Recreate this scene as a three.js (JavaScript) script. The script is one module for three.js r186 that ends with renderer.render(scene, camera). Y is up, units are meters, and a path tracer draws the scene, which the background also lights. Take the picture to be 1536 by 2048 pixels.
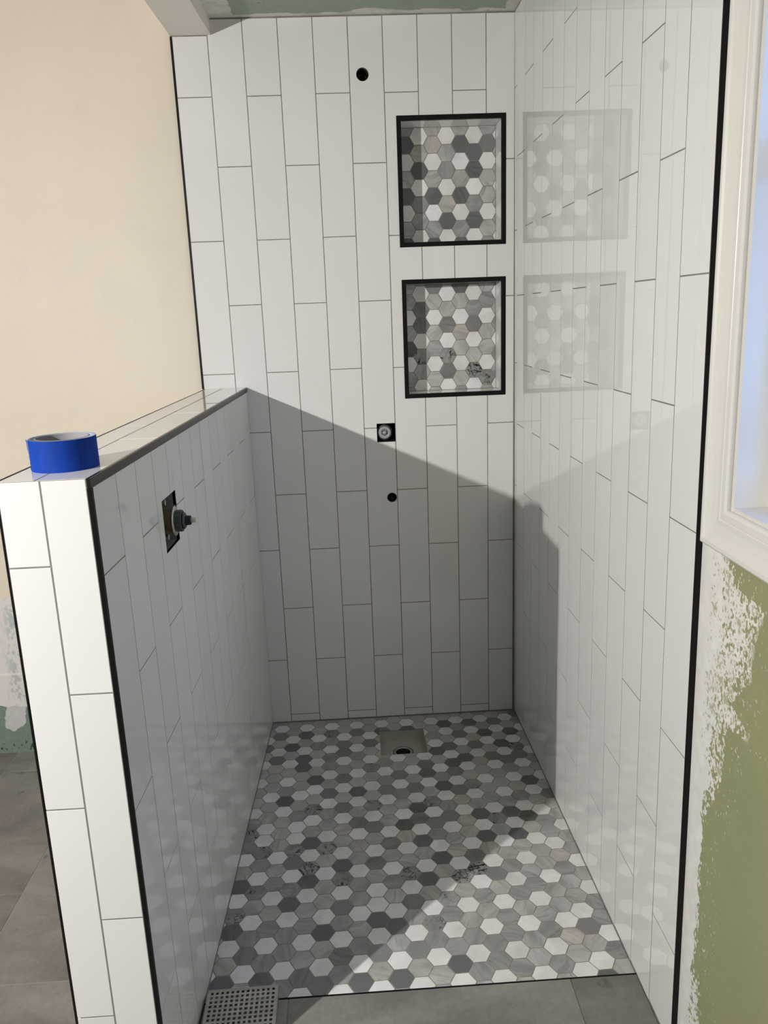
import * as THREE from 'three';
import { mergeGeometries } from 'three/addons/utils/BufferGeometryUtils.js';

// ------------------------------------------------------------------ camera, sky, lamps, exposure
const scene = new THREE.Scene();
const renderer = new THREE.WebGLRenderer({ antialias: true });
renderer.toneMapping = THREE.LinearToneMapping;
renderer.toneMappingExposure = 1.0;
renderer.shadowMap.enabled = true;
const camera = new THREE.PerspectiveCamera(2 * Math.atan(1024 / 1566.02) * 180 / Math.PI, 1536 / 2048, 0.02, 100);
camera.position.set(0.4742, 1.4924, 2.5945);
camera.rotation.set(-0.2475, -0.0373, -0.0375, 'YXZ');
scene.add(camera);
const LAMP = new THREE.Vector3(-1.214, 1.864, 2.699);      // the work lamp that stands left of the camera
const LAMP_POWER = 18.8, LAMP_AIM = new THREE.Vector3(0.46, -0.60, -0.68).normalize();
{ // evening sky beyond the window
  const w = 64, h = 64, d = new Float32Array(w * h * 4);
  for (let j = 0; j < h; j++) for (let i = 0; i < w; i++) {
    const e = (j / (h - 1) - 0.5) * 2, up = Math.max(0, e), k = (j * w + i) * 4;
    d[k] = 1.0 - 0.2 * up; d[k + 1] = 2.1 - 0.3 * up; d[k + 2] = 4.6; d[k + 3] = 1;
  }
  const t = new THREE.DataTexture(d, w, h, THREE.RGBAFormat, THREE.FloatType);
  t.mapping = THREE.EquirectangularReflectionMapping; t.magFilter = t.minFilter = THREE.LinearFilter; t.needsUpdate = true;
  scene.background = t;
}

// ------------------------------------------------------------------ helpers
let seed = 20240611;
const rnd = () => { seed = (seed + 0x6D2B79F5) | 0; let t = Math.imul(seed ^ (seed >>> 15), 1 | seed); t = (t + Math.imul(t ^ (t >>> 7), 61 | t)) ^ t; return ((t ^ (t >>> 14)) >>> 0) / 4294967296; };
const rr = (a, b) => a + (b - a) * rnd();
const clamp = (x, a = 0, b = 1) => Math.min(b, Math.max(a, x));
const sstep = (a, b, x) => { const t = clamp((x - a) / (b - a)); return t * t * (3 - 2 * t); };
const hash = (x, y, s) => { let h = Math.imul(x, 374761393) ^ Math.imul(y, 668265263) ^ Math.imul(s, 974711); h = Math.imul(h ^ (h >>> 13), 1274126177); return ((h ^ (h >>> 16)) >>> 0) / 4294967296; };
function vn(x, y, s = 1, per = 0) { // value noise, periodic when per > 0
  const xi = Math.floor(x), yi = Math.floor(y), fx = x - xi, fy = y - yi, u = fx * fx * (3 - 2 * fx), v = fy * fy * (3 - 2 * fy);
  const m = per ? (a => ((a % per) + per) % per) : (a => a);
  const a = hash(m(xi), m(yi), s), b = hash(m(xi + 1), m(yi), s), c = hash(m(xi), m(yi + 1), s), d = hash(m(xi + 1), m(yi + 1), s);
  return a + (b - a) * u + (c - a) * v + (a - b - c + d) * u * v;
}
function fbm(x, y, s = 1, o = 4, per = 0) { let t = 0, a = 0.5, n = 0; for (let k = 0; k < o; k++) { t += a * vn(x, y, s + k * 17, per); n += a; x *= 2; y *= 2; per *= 2; a *= 0.5; } return t / n; }
function tex(w, h, fn, srgb = true, wrap = true) { // fn(u, v) -> [r, g, b] in 0..255, v up
  const d = new Uint8Array(w * h * 4);
  for (let j = 0; j < h; j++) for (let i = 0; i < w; i++) {
    const c = fn((i + 0.5) / w, (j + 0.5) / h), k = (j * w + i) * 4;
    d[k] = clamp(c[0], 0, 255); d[k + 1] = clamp(c[1], 0, 255); d[k + 2] = clamp(c[2], 0, 255); d[k + 3] = 255;
  }
  const t = new THREE.DataTexture(d, w, h, THREE.RGBAFormat);
  t.magFilter = THREE.LinearFilter; t.minFilter = THREE.LinearMipmapLinearFilter; t.generateMipmaps = true;
  if (wrap) t.wrapS = t.wrapT = THREE.RepeatWrapping;
  if (srgb) t.colorSpace = THREE.SRGBColorSpace;
  t.needsUpdate = true; return t;
}
const mix3 = (a, b, t) => [a[0] + (b[0] - a[0]) * t, a[1] + (b[1] - a[1]) * t, a[2] + (b[2] - a[2]) * t];
const M = (o) => new THREE.MeshStandardMaterial(o);
const P = (o) => new THREE.MeshPhysicalMaterial(o);
function shade(o) { o.traverse(m => { if (m.isMesh) { m.castShadow = true; m.receiveShadow = true; } }); return o; }
function tag(o, label, category, group, kind) {
  o.userData.label = label; o.userData.category = category;
  if (group) o.userData.group = group;
  if (kind) o.userData.kind = kind;
  return o;
}
function root(name, label, category, kind, pos) {
  const g = new THREE.Group(); g.name = name; if (pos) g.position.set(...pos); scene.add(g);
  return tag(g, label, category, null, kind);
}
function part(name, geo, mat, parent, label) {
  const m = new THREE.Mesh(geo, mat); m.name = name; m.castShadow = m.receiveShadow = true; parent.add(m);
  if (label) m.userData.label = label;
  return m;
}
// box between two corners, uv in metres on each face
function box(x0, x1, y0, y1, z0, z1) {
  const g = new THREE.BoxGeometry(x1 - x0, y1 - y0, z1 - z0).translate((x0 + x1) / 2, (y0 + y1) / 2, (z0 + z1) / 2);
  const p = g.attributes.position, n = g.attributes.normal, uv = g.attributes.uv;
  for (let i = 0; i < p.count; i++) {
    const ax = Math.abs(n.getX(i)), ay = Math.abs(n.getY(i));
    if (ax > 0.5) uv.setXY(i, p.getZ(i), p.getY(i)); else if (ay > 0.5) uv.setXY(i, p.getX(i), p.getZ(i)); else uv.setXY(i, p.getX(i), p.getY(i));
  }
  return g;
}
function inset(poly, d) { // convex polygon, counter-clockwise
  const n = poly.length, L = [];
  for (let i = 0; i < n; i++) {
    const [ax, ay] = poly[i], [bx, by] = poly[(i + 1) % n], l = Math.hypot(bx - ax, by - ay) || 1e-9, nx = -(by - ay) / l, ny = (bx - ax) / l;
    L.push([nx, ny, nx * ax + ny * ay + d]);
  }
  return poly.map((_, i) => {
    const [a, b, c] = L[(i + n - 1) % n], [e, f, g] = L[i], det = a * f - b * e;
    if (Math.abs(det) < 1e-6) return [poly[i][0] + a * d, poly[i][1] + b * d];
    return [(c * f - b * g) / det, (a * g - c * e) / det];
  });
}
const area = (p) => { let s = 0; for (let i = 0; i < p.length; i++) { const [a, b] = p[i], [c, d] = p[(i + 1) % p.length]; s += a * d - b * c; } return s / 2; };
// a tile-like piece: polygon (u, v) with eased edges, its face at w = 0, mapped into the room by map(u, v, w) -> [x, y, z]
function finish(P3, UV, map) {
  const o = map(0, 0, 0), a = map(0.1, 0, 0), b = map(0, 0.1, 0), c = map(0, 0, 0.1);
  const A = new THREE.Vector3(a[0] - o[0], a[1] - o[1], a[2] - o[2]), B = new THREE.Vector3(b[0] - o[0], b[1] - o[1], b[2] - o[2]), C = new THREE.Vector3(c[0] - o[0], c[1] - o[1], c[2] - o[2]);
  const flip = A.cross(B).dot(C) < 0, n = P3.length / 3, pos = new Float32Array(n * 3), uv = new Float32Array(n * 2);
  for (let i = 0; i < n; i++) {
    const t = flip ? (i % 3 === 1 ? i + 1 : i % 3 === 2 ? i - 1 : i) : i, r = map(P3[t * 3], P3[t * 3 + 1], P3[t * 3 + 2]);
    pos.set(r, i * 3); uv[i * 2] = UV[t * 2]; uv[i * 2 + 1] = UV[t * 2 + 1];
  }
  const g = new THREE.BufferGeometry();
  g.setAttribute('position', new THREE.BufferAttribute(pos, 3)); g.setAttribute('uv', new THREE.BufferAttribute(uv, 2));
  g.computeVertexNormals(); return g;
}
function piece(poly, map, { depth = 0.007, bevel = 0.0008, uvs = 1, uvo = [0, 0], tilt = 0, holes = null, convex = true } = {}) {
  if (area(poly) < 0) poly = poly.slice().reverse();
  let cu = 0, cv = 0; for (const [u, v] of poly) { cu += u / poly.length; cv += v / poly.length; }
  const ta = tilt * (rnd() * 2 - 1), tb = tilt * (rnd() * 2 - 1);
  const mp = (u, v, w) => map(u, v, w + ta * (u - cu) + tb * (v - cv) * 0.35);
  const X = [], T = [];
  const put = (u, v, w) => { X.push(u, v, w); T.push(u * uvs + uvo[0], v * uvs + uvo[1]); };
  if (convex && !holes) {
    const R = [[bevel, 0], [bevel * 0.3, -bevel * 0.3], [0, -bevel], [0, -depth]].map(([d, w]) => [d ? inset(poly, d) : poly, w]);
    const n = poly.length;
    for (let i = 1; i < n - 1; i++) for (const k of [0, i, i + 1]) put(...R[0][0][k], 0);
    for (let r = 0; r < 3; r++) for (let i = 0; i < n; i++) {
      const j = (i + 1) % n, [p, w] = R[r], [q, x] = R[r + 1];
      put(...p[i], w); put(...q[i], x); put(...q[j], x); put(...p[i], w); put(...q[j], x); put(...p[j], w);
    }
  } else {
    const s = new THREE.Shape(poly.map(([u, v]) => new THREE.Vector2(u, v)));
    for (const h of holes || []) {
      const hp = new THREE.Path();
      if (h.r) hp.absarc(h.x, h.y, h.r, 0, Math.PI * 2, true); else { hp.moveTo(h[0], h[2]); hp.lineTo(h[0], h[3]); hp.lineTo(h[1], h[3]); hp.lineTo(h[1], h[2]); hp.closePath(); }
      s.holes.push(hp);
    }
    const d = depth - 2 * bevel, e = new THREE.ExtrudeGeometry(s, { depth: d, bevelEnabled: bevel > 0, bevelSize: bevel, bevelThickness: bevel, bevelOffset: -bevel, bevelSegments: 1, curveSegments: 28 });
    const g = e.index ? e.toNonIndexed() : e, p = g.attributes.position;
    for (let i = 0; i < p.count; i++) put(p.getX(i), p.getY(i), p.getZ(i) - d - bevel);
  }
  return finish(X, T, mp);
}
const rect = (x0, x1, y0, y1) => [[x0, y0], [x1, y0], [x1, y1], [x0, y1]];
function notched([x0, x1, y0, y1], [a, b, c, d]) { // rectangle less a rectangular cut-out: list of polygons
  const e = 0.003;
  if (a >= x1 - e || b <= x0 + e || c >= y1 - e || d <= y0 + e) return [rect(x0, x1, y0, y1)];
  const l = a <= x0 + e, r = b >= x1 - e, bt = c <= y0 + e, t = d >= y1 - e, out = [];
  if (l && r) { if (!bt) out.push(rect(x0, x1, y0, c)); if (!t) out.push(rect(x0, x1, d, y1)); return out; }
  if (bt && t) { if (!l) out.push(rect(x0, a, y0, y1)); if (!r) out.push(rect(b, x1, y0, y1)); return out; }
  if (r && bt) return [[[x0, y0], [a, y0], [a, d], [x1, d], [x1, y1], [x0, y1]]];
  if (r && t) return [[[x0, y0], [x1, y0], [x1, c], [a, c], [a, y1], [x0, y1]]];
  if (l && bt) return [[[b, y0], [x1, y0], [x1, y1], [x0, y1], [x0, d], [b, d]]];
  if (l && t) return [[[x0, y0], [x1, y0], [x1, y1], [b, y1], [b, c], [x0, c]]];
  if (r) return [[[x0, y0], [x1, y0], [x1, c], [a, c], [a, d], [x1, d], [x1, y1], [x0, y1]]];
  if (l) return [[[x0, y0], [x1, y0], [x1, y1], [x0, y1], [x0, d], [b, d], [b, c], [x0, c]]];
  if (bt) return [[[x0, y0], [a, y0], [a, d], [b, d], [b, y0], [x1, y0], [x1, y1], [x0, y1]]];
  return [[[x0, y0], [x1, y0], [x1, y1], [b, y1], [b, c], [a, c], [a, y1], [x0, y1]]];
}
function clipHalf(poly, nx, ny, c) { // keep nx*u + ny*v <= c
  const out = [];
  for (let i = 0; i < poly.length; i++) {
    const p = poly[i], q = poly[(i + 1) % poly.length], a = nx * p[0] + ny * p[1] - c, b = nx * q[0] + ny * q[1] - c;
    if (a <= 0) out.push(p);
    if ((a < 0 && b > 0) || (a > 0 && b < 0)) { const t = a / (a - b); out.push([p[0] + (q[0] - p[0]) * t, p[1] + (q[1] - p[1]) * t]); }
  }
  return out;
}
function tidy(poly) { const o = []; for (const p of poly) if (!o.length || Math.hypot(p[0] - o[o.length - 1][0], p[1] - o[o.length - 1][1]) > 0.0009) o.push(p); if (o.length > 2 && Math.hypot(o[0][0] - o[o.length - 1][0], o[0][1] - o[o.length - 1][1]) <= 0.0009) o.pop(); return o; }
function lathe(pts, seg = 40) { return new THREE.LatheGeometry(pts.map(([r, y]) => new THREE.Vector2(r, y)), seg); }
const hexAt = (cx, cy, r) => Array.from({ length: 6 }, (_, k) => [cx + r * Math.cos(k * Math.PI / 3), cy + r * Math.sin(k * Math.PI / 3)]);

// ------------------------------------------------------------------ materials
const glazeBump = tex(256, 256, (u, v) => { const a = fbm(u * 5, v * 5, 3, 2, 5) * 250; return [a, a, a]; }, false);
const GLAZE = [[0.80, 0.795, 0.775], [0.785, 0.78, 0.765], [0.81, 0.80, 0.785]].map(c => P({ color: new THREE.Color().setRGB(...c), roughness: 0.006, ior: 1.54, bumpMap: glazeBump, bumpScale: 0.00003 }));
const glaze = () => GLAZE[Math.floor(rnd() * 3)];
const groutTex = tex(256, 256, (u, v) => { const n = 196 + 50 * (fbm(u * 40, v * 40, 5, 3, 40) - 0.5); return [n, n * 0.985, n * 0.96]; });
const GROUT = M({ color: new THREE.Color().setRGB(0.42, 0.405, 0.385), map: groutTex, roughness: 0.95 });
const GROUT_FLOOR = M({ color: new THREE.Color().setRGB(0.50, 0.49, 0.465), map: groutTex, roughness: 0.9 });
const BLACK = P({ color: new THREE.Color().setRGB(0.007, 0.007, 0.008), roughness: 0.4, specularIntensity: 0.3 }), SATIN = P({ color: new THREE.Color().setRGB(0.009, 0.009, 0.009), roughness: 0.3, specularIntensity: 0.9 });
const MEMBRANE = M({ color: new THREE.Color().setRGB(0.012, 0.012, 0.013), roughness: 0.8 });
// marble mosaic: one map multiplies the colour of each piece
const marbleTex = tex(512, 512, (u, v) => {
  const w = fbm(u * 5, v * 5, 21, 4, 5), s = fbm(u * 6 + w, v * 6 + w, 33, 4, 6);
  const k = 246 + 22 * (s - 0.5) - 9 * sstep(0.6, 0.75, w) + 8 * (fbm(u * 60, v * 60, 8, 2, 60) - 0.5);
  return [k, k, k];
});
const streakTex = tex(512, 512, (u, v) => { // soft diagonal bands
  const w = fbm(u * 4, v * 4, 121, 4, 4), s = fbm(u * 5 + w * 0.7, v * 25 + w * 2.2, 133, 3, 5), b = fbm(u * 5, v * 10 + w * 1.2, 137, 3, 5), t = fbm(u * 10, v * 40 + w * 4, 139, 3, 10);
  const k = 240 + 60 * (b - 0.5) + 34 * (s - 0.5) - 36 * sstep(0.58, 0.74, s) * sstep(0.4, 0.6, b) - 12 * sstep(0.6, 0.74, t) + 8 * (fbm(u * 60, v * 60, 8, 2, 60) - 0.5);
  return [k, k, k * 0.995];
});
const veinTex = tex(512, 512, (u, v) => { // fine broken black veins
  const w = fbm(u * 6, v * 6, 51, 4, 6), s = fbm(u * 9 + w, v * 9 + w, 63, 4, 9), r = fbm(u * 7, v * 7, 77, 4, 7);
  const n = fbm(u * 16 + w * 5, v * 16 + w * 3, 91, 4, 16), vein = 1 - Math.abs(2 * n - 1), n2 = 1 - Math.abs(2 * fbm(u * 30 + w * 4, v * 12, 95, 3, 6) - 1);
  let k = 222 + 66 * (s - 0.5); k *= 1 - 0.94 * Math.max(sstep(0.94, 0.985, vein), sstep(0.965, 0.99, n2)) * sstep(0.49, 0.58, r); k -= 22 * sstep(0.8, 0.95, vein);
  return [k, k, k];
});
const STONE = P({ vertexColors: true, map: marbleTex, roughness: 0.32, ior: 1.5 });
const STONE_V = P({ vertexColors: true, map: veinTex, roughness: 0.32, ior: 1.5 }), STONE_S = P({ vertexColors: true, map: streakTex, roughness: 0.32, ior: 1.5 });
const stoneOf = (k) => k === 'V' ? STONE_V : k === 'W' || (k === 'D' && rnd() < 0.5) ? STONE : STONE_S;
const tone = (k) => {
  const j = rr(0.92, 1.08);
  if (k === 'W') return [0.90 * j, 0.89 * j, 0.875 * j].map(x => Math.min(0.92, x));
  if (k === 'D') { const t = rnd(); return t < 0.55 ? [0.165 * j, 0.168 * j, 0.176 * j] : [0.26 * j, 0.26 * j, 0.262 * j]; }
  if (k === 'V') return [0.44 * j, 0.44 * j, 0.43 * j];
  if (k === 'M') return [0.39 * j, 0.39 * j, 0.388 * j];
  const t = rnd();
  return t < 0.45 ? [0.53 * j, 0.525 * j, 0.495 * j] : t < 0.8 ? [0.50 * j, 0.50 * j, 0.50 * j] : [0.55 * j, 0.52 * j, 0.485 * j];
};
function paint(g, c) { const n = g.attributes.position.count, a = new Float32Array(n * 3); for (let i = 0; i < n; i++) a.set(c, i * 3); g.setAttribute('color', new THREE.BufferAttribute(a, 3)); return g; }
function stonePiece(poly, map, kind) {
  const g = piece(poly, map, { depth: 0.006, bevel: 0.0007, uvs: 1 / 0.3, uvo: [rnd(), rnd()], tilt: 0.004 });
  const uv = g.attributes.uv, a = rnd() * 6.283, c = Math.cos(a), s = Math.sin(a), ox = rnd(), oy = rnd();
  for (let i = 0; i < uv.count; i++) { const x = uv.getX(i), y = uv.getY(i); uv.setXY(i, x * c - y * s + ox, x * s + y * c + oy); }
  return paint(g, tone(kind));
}
const WHITE_PAINT = P({ color: new THREE.Color().setRGB(0.74, 0.725, 0.67), roughness: 0.3, ior: 1.48 });
const SOFFIT_PAINT = M({ color: new THREE.Color().setRGB(0.84, 0.81, 0.76), roughness: 0.8 });
const slateTex = tex(1024, 1024, (u, v) => {
  const w = fbm(u * 4, v * 4, 11, 4, 4), s = fbm(u * 4 + w, v * 12 + w * 2, 15, 5, 4), f = fbm(u * 120, v * 120, 19, 2, 120), b = fbm(u * 22, v * 22, 29, 3, 22);
  const k = 148 + 60 * (s - 0.5) + 30 * (w - 0.5) + 14 * (f - 0.5) - 40 * sstep(0.68, 0.8, b) * sstep(0.5, 0.62, w);
  return [k * 1.0, k * 0.972, k * 0.93];
});
const SLATE = [0.60, 0.64, 0.68, 0.84].map(k => P({ color: new THREE.Color().setRGB(k, k, k), map: slateTex, roughness: 0.5 }));
const STEEL = P({ color: new THREE.Color().setRGB(0.55, 0.54, 0.52), metalness: 1, roughness: 0.42 });
const COPPER = P({ color: new THREE.Color().setRGB(0.45, 0.19, 0.10), metalness: 1, roughness: 0.35 });

// ------------------------------------------------------------------ layout (metres; y = 0 on the bathroom floor)
const PX = 0.1032, PY = 0.409, J = 0.0012;                            // tile pitch and half a joint
const A0 = 2.14, B0 = 1.944, CEIL = 2.35, PAN = 0.063;
const wallX = (z) => 1.017 + 0.0072 * z;                              // tiled right wall
const lean = (v) => 0.0038 * (2.35 - v) - 0.0025;   // the right wall leans a little
const rightMap = (u, v, w) => [wallX(u) + lean(v) - w, v, u + 0.018 * (1.24 - v) * (u / 1.275)];
const innerX = (z) => 0.1382 - 0.0333 * z;                            // face of the half wall
const T_ = (x) => clamp((x - 0.12) / 0.905), panY = (x, z) => PAN + clamp(z / 1.2, 0, 1.1) * 0.03 * T_(x);
const curbZ = (x) => 1.197 + 0.0306 * (x - 0.099), curbY = (x) => PAN + 0.0315 * T_(x) + 0.0012;
const N1 = [0.653, 0.9895, 1.694, 2.0745], N2 = [0.655, 0.989, 1.219, 1.5955];   // niches, outer edge of their frames
const VALVE = [0.5575, 0.6195, 1.0775, 1.1395], HOLE1 = { x: 0.5556, y: 2.1905, r: 0.0185 }, HOLE2 = { x: 0.6005, y: 0.886, r: 0.0163 };
const NDEPTH = 0.1, RIM = 0.0138;

// ------------------------------------------------------------------ setting: shower back wall
{
  const g = root('wall_back', 'white glazed tile wall at the back of the shower, tiles set upright', 'wall', 'structure');
  const front = (u, v, w) => [u, v, w];
  const cut = (n) => [n[0] + 0.004, n[1] - 0.004, n[2] + 0.004, n[3] - 0.004];
  const holes = [cut(N1), cut(N2), VALVE, HOLE1, HOLE2];
  part('grout', piece(rect(-0.004, 1.16, -0.02, 2.47), (u, v, w) => [u, v, w - 0.0004], { depth: 0.0116, bevel: 0, holes }), GROUT, g);
  part('backer_board', piece(rect(-0.004, 1.16, -0.02, 2.47), (u, v, w) => [u, v, w - 0.012], { depth: 0.118, bevel: 0, holes }), MEMBRANE, g, 'black waterproof board behind the tiles');
  part('sheathing', box(-0.004, 1.16, -0.02, 2.47, -0.16, -0.13), MEMBRANE, g);
  for (let c = 0; c < 10; c++) {
    const x0 = c * PX + J, x1 = (c < 9 ? (c + 1) * PX : 1.0165) - J, top = c === 0 ? 2.303 : CEIL - 0.004, ys = [top];
    for (let y = (c % 2 ? B0 : A0) + rr(-0.0012, 0.0012); y > 0.07; y -= PY) if (y < top - 0.01) ys.push(y);
    ys.push(PAN + 0.003);
    for (let k = 0; k + 1 < ys.length; k++) {
      const y1 = ys[k] - (k ? J : 0), y0 = ys[k + 1] + J, list = [];
      if (c === 0 && y1 < 1.2) continue;                              // behind the half wall
      let polys = [[x0, x1, y0, y1]], shapes = [];
      for (const R of polys) {
        let hit = null; for (const n of [N1, N2, VALVE]) if (R[0] < n[1] && R[1] > n[0] && R[2] < n[3] && R[3] > n[2]) (hit = hit || []).push(n);
        if (!hit) { shapes.push(rect(...R)); continue; }
        if (hit.length === 1) { shapes.push(...notched(R, hit[0])); continue; }
        // a tall tile that passes both niches: split between them
        const ym = (hit[0][2] + hit[1][3]) / 2;
        const inner = notched([R[0], R[1], ym, R[3]], hit[0]), lower = notched([R[0], R[1], R[2], ym], hit[1]);
        const isR = hit[0][1] >= R[1] - 0.003, isL = hit[0][0] <= R[0] + 0.003;
        if (isR && isL) { shapes.push(rect(R[0], R[1], Math.max(R[2], hit[1][3]), hit[0][2])); if (R[3] > hit[0][3] + 0.003) shapes.push(rect(R[0], R[1], hit[0][3], R[3])); if (R[2] < hit[1][2] - 0.003) shapes.push(rect(R[0], R[1], R[2], hit[1][2])); }
        else if (isR) { // left part runs on, right side has two bites
          const a = hit[0][0], b = hit[1][0], pts = [[R[0], R[2]]];
          if (R[2] < hit[1][2] - 0.003) pts.push([R[1], R[2]], [R[1], hit[1][2]], [b, hit[1][2]]); else pts.push([b, R[2]]);
          pts.push([b, hit[1][3]], [R[1], hit[1][3]], [R[1], hit[0][2]], [a, hit[0][2]]);
          if (R[3] > hit[0][3] + 0.003) pts.push([a, hit[0][3]], [R[1], hit[0][3]], [R[1], R[3]]); else pts.push([a, R[3]]);
          pts.push([R[0], R[3]]); shapes.push(pts);
        } else {
          const a = hit[0][1], b = hit[1][1], pts = [[R[1], R[3]]];
          if (R[3] > hit[0][3] + 0.003) pts.push([R[0], R[3]], [R[0], hit[0][3]], [a, hit[0][3]]); else pts.push([a, R[3]]);
          pts.push([a, hit[0][2]], [R[0], hit[0][2]], [R[0], hit[1][3]], [b, hit[1][3]]);
          if (R[2] < hit[1][2] - 0.003) pts.push([b, hit[1][2]], [R[0], hit[1][2]], [R[0], R[2]]); else pts.push([b, R[2]]);
          pts.push([R[1], R[2]]); shapes.push(pts);
        }
      }
      for (const s of shapes) {
        const xs = s.map(p => p[0]), yy = s.map(p => p[1]), inside = (h) => h.x > Math.min(...xs) && h.x < Math.max(...xs) && h.y > Math.min(...yy) && h.y < Math.max(...yy);
        const hs = [HOLE1, HOLE2].filter(inside);
        if (Math.max(...yy) - Math.min(...yy) < 0.006) continue;
        part('tile', piece(s, front, { uvs: 1 / 0.35, uvo: [rnd(), rnd()], tilt: 0.0018, bevel: 0.0006, convex: s.length === 4, holes: hs.length ? hs : null }), glaze(), g);
      }
    }
  }
  part('edge_trim', box(-0.006, 0.0006, 1.2765, 2.3035, -0.012, 0.0006), BLACK, g, 'black metal tile edge next to the cream wall');
}
// ------------------------------------------------------------------ setting: shower right wall
{
  const g = root('wall_right', 'glossy white tile wall on the right of the shower with black edge trim', 'wall', 'structure');
  const sk = (d) => (u, v, w) => { const p = rightMap(u, v, w - d); return p; };
  part('grout', piece(rect(-0.1, 1.3835, 0.02, 2.47), sk(0.0004), { depth: 0.0092, bevel: 0 }), GROUT, g);
  part('backer_board', piece(rect(-0.16, 1.382, -0.02, 2.47), (u, v, w) => [wallX(u) + 0.0225 - w, v, u + 0.018 * (1.24 - v) * (u / 1.275)], { depth: 0.09, bevel: 0 }), MEMBRANE, g);
  const b = [0.0015]; for (let k = 0; k <= 12; k++) b.push(0.0369 + k * PX); b.push(1.3825);
  for (let c = 0; c + 1 < b.length; c++) {
    const JS = 0.0014, z0 = b[c] + JS, z1 = b[c + 1] - JS, ys = [CEIL - 0.004];
    for (let y = (c % 2 ? B0 : A0) + rr(-0.001, 0.001); y > 0.1; y -= PY) ys.push(y);
    ys.push(panY(1.02, (z0 + z1) / 2) + 0.003 + (z0 > 1.2 ? 0.002 : 0));
    for (let k = 0; k + 1 < ys.length; k++) {
      const y1 = ys[k] - (k ? J : 0), y0 = ys[k + 1] + J; if (y1 - y0 < 0.008) continue;
      part('tile', piece(rect(z0, z1, y0, y1), rightMap, { uvs: 1 / 0.35, uvo: [rnd(), rnd()], tilt: 0.0018, bevel: 0.0003 }), glaze(), g);
    }
  }
  part('edge_trim', piece(rect(1.3825, 1.3855, 0.02, CEIL), rightMap, { depth: 0.012, bevel: 0.0003 }), BLACK, g, 'black metal edge that ends the tiled wall');
}
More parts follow.
